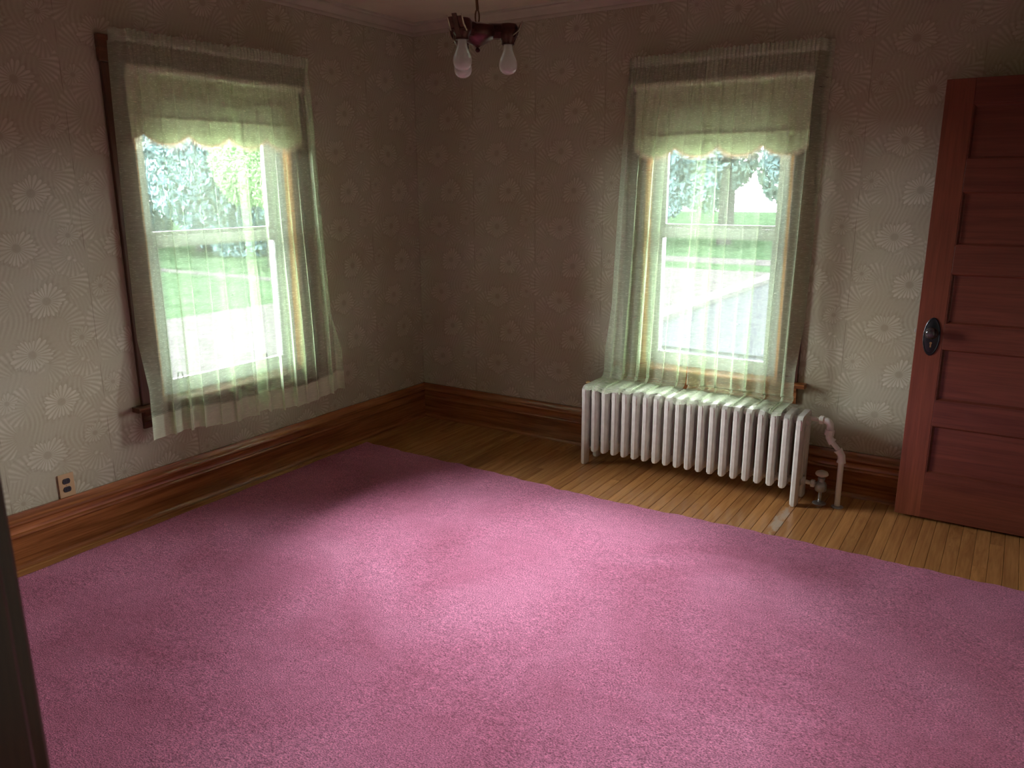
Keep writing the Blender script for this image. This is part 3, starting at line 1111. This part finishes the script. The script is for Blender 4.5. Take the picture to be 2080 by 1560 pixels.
# oval knob plate
zk = 0.912 - DZ0
xk = 0.066
pl = MB()
n = 28
ov = [(math.cos(2 * PI * i / n), math.sin(2 * PI * i / n)) for i in range(n)]
prof = [(0.036, 0.090, 0.0), (0.036, 0.090, -0.003), (0.033, 0.085, -0.005), (0.029, 0.078, -0.0035), (0.026, 0.072, -0.005)]
for rx, rz, y in prof:
    pl.v += [(xk + rx * c, y, zk + rz * s_) for c, s_ in ov]
for k in range(len(prof) - 1):
    for j in range(n):
        pl.f.append((k * n + j, k * n + (j + 1) % n, (k + 1) * n + (j + 1) % n, (k + 1) * n + j))
pl.f.append(tuple((len(prof) - 1) * n + j for j in range(n)))
esc = pl.build('knob_plate', M['black_iron'], door, smooth=True)
kn = MB().lathe([(0.0001, -0.058), (0.012, -0.0575), (0.022, -0.053), (0.0275, -0.045), (0.027, -0.036), (0.020, -0.029), (0.011, -0.025), (0.010, -0.012), (0.015, -0.008), (0.016, -0.004)], (xk, 0, zk + 0.022), 24, 'y')
kn.build('knob', M['black_knob'], esc, smooth=True)
ky = MB().lathe([(0.0055, -0.0058), (0.0055, -0.004)], (xk, 0, zk - 0.030), 14, 'y').box((xk - 0.003, -0.0058, zk - 0.050), (xk + 0.003, -0.004, zk - 0.030))
ky.build('keyhole', M['brass'], esc)
dbox('latch_bolt', (-0.010, 0.012, zk + 0.012), (0.0, 0.024, zk + 0.030), M['chrome'], 0.002)
for z in (0.22, 1.0, 1.78):
    MB().tube([(DW + 0.004, 0.002, z), (DW + 0.004, 0.002, z + 0.09)], 0.006, 10).build('hinge', M['black_iron'], door, smooth=True)

# ================================================================== radiator
RX0, RX1, RYF, RYB = 1.4640, 2.6740, -0.330, -0.122
NS = 20
rad = empty('radiator', (RX0, RYB, 0))
tag(rad, 'white cast-iron column radiator standing under the curtained window', 'radiator')
rad_inv = Matrix.Translation((-RX0, -RYB, 0))
step = (RX1 - RX0 - 0.0) / (NS - 1)


def rad_section(leg=0):
    mb = MB()
    D = RYF - RYB                                   # negative, local y from 0 (back) to D (front)
    zt, zb_ = 0.478, 0.088

    def column(yf, yb, z0, z1, hw, fl, front):
        # hexagonal-ish column; front edge chamfered
        if front:
            cs = [(-fl, yf), (fl, yf), (hw, yf + 0.014), (hw, yb), (-hw, yb), (-hw, yf + 0.014)]
        else:
            cs = [(-fl, yf), (fl, yf), (hw, yf + 0.008), (hw, yb - 0.008), (fl, yb), (-fl, yb), (-hw, yb - 0.008), (-hw, yf + 0.008)]
        n = len(cs)
        cyy = (yf + yb) / 2
        lv = [(z0, 0.72), (z0 + 0.007, 1.0), (z1 - 0.012, 1.0), (z1, 0.7)]
        v0 = len(mb.v)
        for z, k in lv:
            mb.v += [(x * k, cyy + (y - cyy) * (1 if k == 1.0 else 0.86), z) for x, y in cs]
        for a in range(3):
            for j in range(n):
                mb.f.append((v0 + a * n + j, v0 + a * n + (j + 1) % n, v0 + (a + 1) * n + (j + 1) % n, v0 + (a + 1) * n + j))
        mb.f.append(tuple(v0 + j for j in range(n))[::-1])
        mb.f.append(tuple(v0 + 3 * n + j for j in range(n)))
    cols = [(D, D + 0.050, True), (D + 0.079, D + 0.129, False), (D + 0.158, 0.0, False)]
    for i, (yf, yb, fr) in enumerate(cols):
        column(yf, yb, 0.0 if leg and i != 1 else zb_, zt - 0.016, 0.0175, 0.0085, fr)
    # top and bottom headers
    hp = [(D + 0.003, zt - 0.070), (D + 0.003, zt - 0.022), (D + 0.022, zt - 0.004), (D + 0.04, zt), (-0.03, zt), (-0.008, zt - 0.012), (-0.003, zt - 0.03), (-0.003, zt - 0.070)]
    for hw, dz in ((0.0145, 0.0),):
        mb.prism([(a, b) for a, b in hp], (-hw, 0, 0), (hw, 0, 0), (0, 1, 0), (0, 0, 1))
    mb.prism([(D + 0.010, zb_ + 0.006), (D + 0.010, zb_ + 0.045), (-0.010, zb_ + 0.045), (-0.010, zb_ + 0.006)], (-0.0145, 0, 0), (0.0145, 0, 0), (0, 1, 0), (0, 0, 1))
    # rounded ends of the slots between the columns
    for (yf, yb, _), (yf2, yb2, _2) in zip(cols[:-1], cols[1:]):
        g0, g1 = yb, yf2
        r_ = (g1 - g0) / 2
        c = (g0 + g1) / 2
        for ztop, sg in ((zt - 0.070, -1), (zb_ + 0.045, 1)):
            prev = None
            pts = [(c + r_ * math.cos(PI * k / 8), ztop + sg * 0.030 - sg * (r_ * math.sin(PI * k / 8) * 1.6 if r_ else 0)) for k in range(9)]
            for k in range(8):
                (ya, za), (yb_, zb2) = pts[k], pts[k + 1]
                za = min(za, ztop) if sg < 0 else max(za, ztop)
                zb2 = min(zb2, ztop) if sg < 0 else max(zb2, ztop)
                mb.prism([(ya, ztop), (yb_, ztop), (yb_, zb2 + sg * 0.0005), (ya, za + sg * 0.0005)], (-0.012, 0, 0), (0.012, 0, 0), (0, 1, 0), (0, 0, 1))
        # thin iron web at mid depth closes the slot
        mb.box((-0.003, g0 - 0.004, zb_ + 0.03), (0.003, g1 + 0.004, zt - 0.05))
    # hubs joining the sections
    for z in (zt - 0.040, zb_ + 0.026):
        mb.lathe([(0.021, -step / 2), (0.021, step / 2)], (0, D / 2, z), 14, 'x')
    if leg:
        for s_ in (1, -1):
            yy = (lambda q: D + q) if s_ == 1 else (lambda q: -q)
            lp = [(yy(0.020), 0.13), (yy(0.020), 0.02), (yy(0.020), 0.003), (yy(0.040), 0.003), (yy(0.040), 0.022), (yy(0.044), 0.05), (yy(0.055), 0.075), (yy(0.073), 0.090), (yy(0.10), 0.095), (yy(0.10), 0.13)]
            mb.prism(lp, (-0.0145, 0, 0), (0.0145, 0, 0), (0, 1, 0), (0, 0, 1))
    return mb


import bmesh as _bm


def clean(me):
    bm = _bm.new()
    bm.from_mesh(me)
    _bm.ops.recalc_face_normals(bm, faces=bm.faces)
    bm.to_mesh(me)
    bm.free()
    return me


sec_me = clean(rad_section().mesh('section', M['radiator'], True))
end_me = clean(rad_section(1).mesh('end_section', M['radiator'], True))
for i in range(NS):
    end = i in (0, NS - 1)
    o = bpy.data.objects.new('end_section' if end else 'section', end_me if end else sec_me)
    o.location = (i * step, 0, 0)
    o.parent = rad
    md = o.modifiers.new('edge', 'BEVEL')
    md.width = 0.0022
    md.segments = 2
    md.limit_method = 'ANGLE'
    md.angle_limit = math.radians(40)
    COL.objects.link(o)
# raised rim on the end face beside the door
D_ = RYF - RYB
MB().tube([((NS - 1) * step + 0.019, D_ + 0.060, 0.14), ((NS - 1) * step + 0.019, D_ + 0.060, 0.40), ((NS - 1) * step + 0.019, D_ + 0.075, 0.415), ((NS - 1) * step + 0.019, D_ + 0.09, 0.40), ((NS - 1) * step + 0.019, D_ + 0.09, 0.14)], 0.003, 6).build('end_moulding', M['radiator'], rad)
# bleed valve at the other end
bv = MB().tube([(-0.02, -0.03, 0.452), (-0.052, -0.03, 0.452)], 0.006, 8).lathe([(0.011, -0.075), (0.011, -0.05)], (0, -0.03, 0.452), 8, 'x').tube([(-0.068, -0.03, 0.44), (-0.068, -0.03, 0.47)], 0.004, 6)
bv.build('bleed_valve', M['brass'], rad)

# ------------------------------------------------------------------ return pipe
pipe = empty('radiator_pipe', (2.868, -0.205, 0))
tag(pipe, 'white painted bent pipe dropping from the radiator top to the floor', 'pipe')
pinv = Matrix.Translation((-2.868, 0.205, 0))


def ppart(nm, mb, mat=None, smooth=True):
    o = mb.build(nm, mat or M['pipe'], pipe, smooth=smooth)
    o.matrix_parent_inverse = pinv
    return o


ppart('nipple', MB().tube([(2.690, -0.205, 0.447), (2.745, -0.205, 0.447)], 0.011, 14))
ppart('union_nut', MB().lathe([(0.019, 0), (0.0225, 0.004), (0.0225, 0.020), (0.019, 0.024)], (2.744, -0.205, 0.447), 6, 'x'), smooth=False)
ppart('elbow', MB().tube([(2.766, -0.205, 0.447), (2.780, -0.205, 0.446), (2.791, -0.205, 0.440), (2.798, -0.205, 0.430), (2.800, -0.205, 0.414), (2.799, -0.205, 0.395)], [0.015, 0.0175, 0.0175, 0.0175, 0.0175, 0.0185], 14))
ppart('union_nut', MB().tube([(2.799, -0.205, 0.402), (2.797, -0.205, 0.374)], 0.0235, 8), smooth=False)
ppart('elbow', MB().tube([(2.797, -0.205, 0.378), (2.799, -0.205, 0.362), (2.806, -0.205, 0.349), (2.818, -0.205, 0.338)], [0.0175, 0.0180, 0.0180, 0.0225], 14))
ppart('pipe_run', MB().tube([(2.812, -0.205, 0.344), (2.858, -0.205, 0.292)], 0.0128, 14))
ppart('elbow', MB().tube([(2.845, -0.205, 0.304), (2.856, -0.205, 0.291), (2.865, -0.205, 0.276), (2.867, -0.205, 0.258), (2.867, -0.205, 0.240)], [0.022, 0.0185, 0.0185, 0.0185, 0.0225], 14))
ppart('pipe_drop', MB().tube([(2.867, -0.205, 0.246), (2.868, -0.205, 0.0)], 0.0140, 16))
ppart('floor_plate', MB().lathe([(0.030, 0.0), (0.030, 0.002), (0.022, 0.006), (0.0145, 0.007)], (2.870, -0.206, 0), 24), M['chrome'])

valve = empty('radiator_valve', (2.783, -0.202, 0))
tag(valve, 'tarnished metal radiator valve with round cream handle beside the radiator foot', 'valve')
vinv = Matrix.Translation((-2.783, 0.202, 0))


def vpart(nm, mb, mat, smooth=True):
    o = mb.build(nm, mat, valve, smooth=smooth)
    o.matrix_parent_inverse = vinv
    return o


vc = (2.781, -0.202, 0)
vpart('riser', MB().lathe([(0.009, 0.0), (0.009, 0.072)], vc, 14), M['chrome'])
vpart('body', MB().lathe([(0.012, 0.066), (0.025, 0.068), (0.029, 0.076), (0.029, 0.102), (0.023, 0.114), (0.016, 0.120), (0.015, 0.128), (0.018, 0.130), (0.018, 0.140), (0.010, 0.144)], vc, 16), M['chrome'])
vpart('inlet', MB().tube([(2.694, -0.202, 0.104), (2.775, -0.202, 0.098)], 0.011, 12), M['pipe'])
vpart('union_nut', MB().lathe([(0.018, 0), (0.020, 0.003), (0.020, 0.018), (0.018, 0.021)], (2.730, -0.202, 0.101), 6, 'x'), M['pipe'], False)
vpart('handle', MB().lathe([(0.010, 0.142), (0.012, 0.150), (0.026, 0.152), (0.032, 0.157), (0.032, 0.164), (0.027, 0.172), (0.016, 0.177), (0.0001, 0.178)], vc, 24), M['valve_knob'])
vpart('floor_plate', MB().lathe([(0.034, 0.0), (0.034, 0.002), (0.024, 0.007), (0.0095, 0.008)], vc, 24), M['chrome'])

# ================================================================== ceiling fixture
FC = Vector((1.908, -1.987, 0))
Rh = Vector((0.8407, 0.5416, 0)).normalized()
Dh = Vector((-0.5416, 0.8407, 0)).normalized()
fx = empty('ceiling_light', FC + Vector((0, 0, 2.05)))
tag(fx, 'dark bronze three-bulb ceiling light without shades hanging on a thin stem', 'ceiling light')
finv = Matrix.Translation(-(FC + Vector((0, 0, 2.05))))


def fpart(nm, mb, mat, smooth=True, par=None):
    o = mb.build(nm, mat, par or fx, smooth=smooth)
    if par is None:
        o.matrix_parent_inverse = finv
    return o


def loc(r, t, z):
    return FC + Rh * r + Dh * t + Vector((0, 0, z))


fpart('stem', MB().tube([loc(0, 0, 2.60), loc(0.001, 0, 2.30), loc(-0.002, 0, 2.20), loc(0.001, 0, 2.155)], [0.0042, 0.0042, 0.0046, 0.005], 8), M['stem'])
fpart('loop', MB().tube([loc(0.0065 * math.cos(a), 0, 2.134 + 0.022 * math.sin(a)) for a in [2 * PI * i / 14 for i in range(15)]], 0.0026, 6, False), M['stem'])
fpart('ceiling_canopy', MB().lathe([(0.058, H), (0.058, H - 0.008), (0.040, H - 0.026), (0.014, H - 0.036), (0.006, H - 0.044)], (FC.x, FC.y, 0), 24), M['bronze'])
pan = MB().lathe([(0.0001, 2.112), (0.018, 2.116), (0.040, 2.110), (0.058, 2.104), (0.060, 2.082), (0.052, 2.068), (0.036, 2.058), (0.020, 2.050), (0.012, 2.046), (0.0001, 2.044)], (FC.x, FC.y, 0), 30)
fpart('pan', pan, M['bronze'])
fpart('finial', MB().lathe([(0.0001, 2.026), (0.006, 2.028), (0.009, 2.033), (0.006, 2.038), (0.004, 2.041), (0.010, 2.045), (0.011, 2.050)], (FC.x, FC.y, 0), 14), M['bronze'])
bulbs_prof = [(0.0001, 0.0), (0.010, 0.0012), (0.019, 0.005), (0.0255, 0.0115), (0.0290, 0.020), (0.0300, 0.030), (0.0288, 0.040), (0.0255, 0.050), (0.0210, 0.060), (0.0172, 0.070), (0.0148, 0.080), (0.0138, 0.092), (0.0132, 0.104)]
ang0 = 0.05
bulb_labels = {0: 'unlit frosted bulb on its own, on the door side of the ceiling light', 1: 'farther of the two overlapping frosted bulbs in the ceiling light', 2: 'nearer of the two overlapping frosted bulbs in the ceiling light'}
for k in range(3):
    a = ang0 + k * 2 * PI / 3
    c, s_ = math.cos(a), math.sin(a)
    er = Rh * c + Dh * s_
    et = Vector((-er.y, er.x, 0))
    up = Vector((0, 0, 1))
    base = FC + er * 0.100

    def q(r, t, z):
        return FC + er * r + et * t + up * z
    # arm: deep cast bar between pan and socket
    mb = MB()
    prof = [(-0.013, 2.068), (0.013, 2.068), (0.021, 2.086), (0.024, 2.106), (0.016, 2.112), (-0.016, 2.112), (-0.024, 2.106), (-0.021, 2.086)]
    mb.prism(prof, FC + er * 0.035, FC + er * 0.098, et, up)
    arm = fpart('arm', mb, M['bronze'], False)
    # socket cup
    fpart('socket', MB().lathe([(0.017, 2.050), (0.021, 2.050), (0.022, 2.062), (0.027, 2.068), (0.031, 2.080), (0.033, 2.104), (0.028, 2.112), (0.0001, 2.114)], (base.x, base.y, 0), 20), M['bronze'])
    # cast shade holder: a leaning toothed plate beyond the socket
    mb = MB()
    for t0, t1, zl, zh, lean in ((-0.024, -0.010, 2.070, 2.112, 0.012), (-0.008, 0.008, 2.056, 2.120, 0.016), (0.010, 0.024, 2.070, 2.112, 0.012)):
        r0 = 0.128
        mb.add([q(r0 - 0.012, t0, zl), q(r0 - 0.012, t1, zl), q(r0 - 0.007, t1, zl), q(r0 - 0.007, t0, zl),
                q(r0 + lean, t0, zh), q(r0 + lean, t1, zh), q(r0 + lean + 0.005, t1, zh), q(r0 + lean + 0.005, t0, zh)],
               [(0, 1, 2, 3), (4, 7, 6, 5), (0, 4, 5, 1), (1, 5, 6, 2), (2, 6, 7, 3), (3, 7, 4, 0)])
    mb.box((0, 0, 0), (0, 0, 0)) if False else None
    mb.prism([(-0.022, 2.078), (0.022, 2.078), (0.022, 2.094), (-0.022, 2.094)], FC + er * 0.112, FC + er * 0.128, et, up)
    hold = fpart('shade_holder', mb, M['bronze'], False)
    gl = MB()
    for t in (-0.026, 0.0, 0.026):
        zz = 2.062 if abs(t) < 0.01 else 2.074
        gl.tube([q(0.114, t, zz), q(0.133, t, 2.090), q(0.146, t, 2.118)], [0.0020, 0.0028, 0.0016], 6)
    o = gl.build('bead', M['gilt'], hold, smooth=True)
    # bulb: a thing of its own, screwed into the socket
    b = MB().lathe(bulbs_prof, (0, 0, 0), 28).build('light_bulb', M['bulb'], smooth='all')
    b.location = (base.x, base.y, 1.958)
    tag(b, bulb_labels[k], 'light bulb', 'bulbs of the ceiling light')

# ================================================================== outlet
ol = empty('wall_outlet', (0, -2.553, 0.298))
tag(ol, 'tan outlet plate with two black sockets above the left baseboard', 'outlet')
y0, y1, z0, z1 = -2.588, -2.518, 0.2435, 0.352
oi = Matrix.Translation((0, 2.553, -0.298))
o = MB().box((0, y0, z0), (0.006, y1, z1)).build('plate', M['outlet'], ol, bevel=0.002, fix=False)
o.matrix_parent_inverse = oi
for zc in (0.279, 0.3175):
    mb = MB()
    n = 20
    pts = []
    for i in range(n):
        a = 2 * PI * i / n
        pts.append((0.017 * math.cos(a), max(-0.0125, min(0.0125, 0.017 * math.sin(a)))))
    mb.prism(pts, (0.004, -2.553, zc), (0.0085, -2.553, zc), (0, 1, 0), (0, 0, 1))
    so = mb.build('socket', M['black_plastic'], ol, bevel=0.0006)
    so.matrix_parent_inverse = oi
    sl = MB().box((0.0084, -2.5605, zc - 0.003), (0.0088, -2.5585, zc + 0.006)).box((0.0084, -2.5475, zc - 0.003), (0.0088, -2.5455, zc + 0.006))
    sl.build('slots', M['slot'], so, fix=False)
sc_ = MB().lathe([(0.0035, 0.0058), (0.003, 0.0075), (0.0001, 0.0078)], (0, -2.553, 0.298), 12, 'x').build('screw', M['brass'], ol)
sc_.matrix_parent_inverse = oi

# ================================================================== carpet
def edge_y(x):
    base = -0.742 - 0.030 * math.exp(-((x - 1.75) / 0.55) ** 2) + 0.018 * math.exp(-((x - 0.1) / 0.25) ** 2)
    return base + 0.004 * math.sin(23 * x) + 0.003 * math.sin(51 * x + 1) + (0.006 * math.sin(31 * x) if 0.7 < x < 1.6 else 0)


def edge_x(y):
    return 0.112 + 0.010 * math.sin(1.7 * y) + 0.003 * math.sin(13 * y)


def carpet_pt(s, t):
    s2 = s
    t2 = t ** 1.5
    y_far = edge_y(0.11 + s2 * 3.8)
    y = y_far + (RY + 0.005 - y_far) * t2
    x0 = edge_x(y)
    x = x0 + (RX - 0.04 - x0) * s2
    e = min((y_far - y), (x - x0))
    z = 0.013 * min(1.0, math.sqrt(max(0, e) / 0.012)) + 0.001
    near = math.exp(-((y_far - y) / 0.22))
    z += 0.007 * near * max(0, math.sin(27 * x + 6 * y)) * math.exp(-((x - 1.05) / 0.35) ** 2) * min(1, e / 0.03)
    z += 0.0022 * (math.sin(6.1 * x + 2 * y) + math.sin(4.3 * y - 2 * x)) * min(1, e / 0.05)
    return (x, y, max(z, 0.0012))


mb = MB().grid(300, 260, carpet_pt)
cp = mb.build('carpet', M['carpet'], smooth='all', fix=False)
sd = cp.modifiers.new('thick', 'SOLIDIFY')
sd.thickness = 0.001
sd.offset = -1
for p in cp.data.polygons:
    pass
tag(cp, 'dusty pink wall-to-wall carpet with a frayed loose edge on the wooden floor', 'carpet')

# ================================================================== outdoors
GZ = -3.2
gr = MB().box((-120, -120, GZ - 0.3), (120, 160, GZ))
struct(gr.build('ground', M['grass'], fix=False))
gv = MB().box((-23.4, -60, GZ), (-T - 0.05, 42, GZ + 0.03)).box((-60, 46.0, GZ), (60, 50.0, GZ + 0.03))
struct(gv.build('driveway', M['gravel'], fix=False))
struct(MB().box((-48, 24.2, GZ), (-23.4, 25.2, GZ + 0.04)).build('footpath', M['gravel'], fix=False))
# low white roof outside the back window
rf = struct(empty('roof', (-1.27, 0.4, -0.3)))
ri = Matrix.Translation((1.27, -0.4, 0.3))
for nm, a, b, mt in (('membrane', (-0.95, 0.40, -0.55), (7.5, 24, -0.38), 'roof_white'), ('curb', (-1.27, 0.40, -0.60), (-0.95, 24, -0.30), 'roof_curb'),
                     ('seam', (-0.95, 4.98, -0.38), (7.5, 5.06, -0.35), 'roof_seam'), ('seam', (-0.95, 4.45, -0.38), (7.5, 4.49, -0.36), 'roof_seam')):
    o = MB().box(a, b).build(nm, M[mt], rf, fix=False)
    o.matrix_parent_inverse = ri
struct(MB().box((-0.9, 0.6, GZ), (7.3, 23.8, -0.56)).build('wall_outbuilding', M['siding'], fix=False))


def crown_mesh(seed, mat, n=20000, gap=False):
    rnd = random.Random(seed)
    mb = MB()
    blobs = [(rnd.uniform(-2.2, 2.2), rnd.uniform(-2.2, 2.2), rnd.uniform(-2.0, 2.6), rnd.uniform(1.1, 1.9)) for _ in range(11)]
    for i in range(n):
        bx_, by_, bz_, r_ = rnd.choice(blobs)
        d = Vector((rnd.gauss(0, 1), rnd.gauss(0, 1), rnd.gauss(0, 1))).normalized() * r_ * rnd.uniform(0.6, 1.0) ** 0.5
        c = Vector((bx_, by_, bz_)) + d
        u_ = Vector((rnd.gauss(0, 1), rnd.gauss(0, 1), rnd.gauss(0, 1))).normalized()
        w_ = u_.orthogonal().normalized()
        s_ = rnd.uniform(0.09, 0.19)
        mb.add([c - u_ * s_, c + w_ * s_ * 0.5, c + u_ * s_, c - w_ * s_ * 0.5], [(0, 1, 2, 3)])
    return mb.mesh('crown', mat)


crowns = {'a': crown_mesh(1, M['leaf_a']), 'b': crown_mesh(2, M['leaf_b']), 'c': crown_mesh(3, M['leaf_c'])}
tr_me = MB().tube([(0, 0, 0), (0.05, 0.02, 2.0), (0.0, 0.05, 4.2), (0.1, 0, 6.5)], [0.30, 0.22, 0.17, 0.08], 8).mesh('trunk', M['bark'])


def tree(kind, x, y, sc, hz, label, group):
    t = empty('tree', (x, y, GZ))
    t.rotation_euler = (0, 0, random.uniform(0, 6.28))
    tk = bpy.data.objects.new('trunk', tr_me)
    tk.parent = t
    tk.scale = (sc, sc, hz / 4.5)
    COL.objects.link(tk)
    c = bpy.data.objects.new('crown', crowns[kind])
    c.location = (0, 0, hz)
    c.scale = (sc, sc, sc * 1.05)
    c.parent = t
    c['kind'] = 'stuff'
    COL.objects.link(c)
    tag(t, label, 'tree', group)


for x, y, k, sc, hz, label in (
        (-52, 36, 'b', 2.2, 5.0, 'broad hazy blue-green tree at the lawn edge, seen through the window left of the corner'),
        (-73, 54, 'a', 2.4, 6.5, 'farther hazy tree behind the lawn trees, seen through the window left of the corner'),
        (-36, 29.2, 'c', 0.9, 5.4, 'bright yellow-green tree high in the window left of the corner'),
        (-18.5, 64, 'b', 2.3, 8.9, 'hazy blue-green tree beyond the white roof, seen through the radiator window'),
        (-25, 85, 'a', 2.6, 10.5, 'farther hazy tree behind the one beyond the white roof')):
    tree(k, x, y, sc, hz, label, 'trees outside the windows')
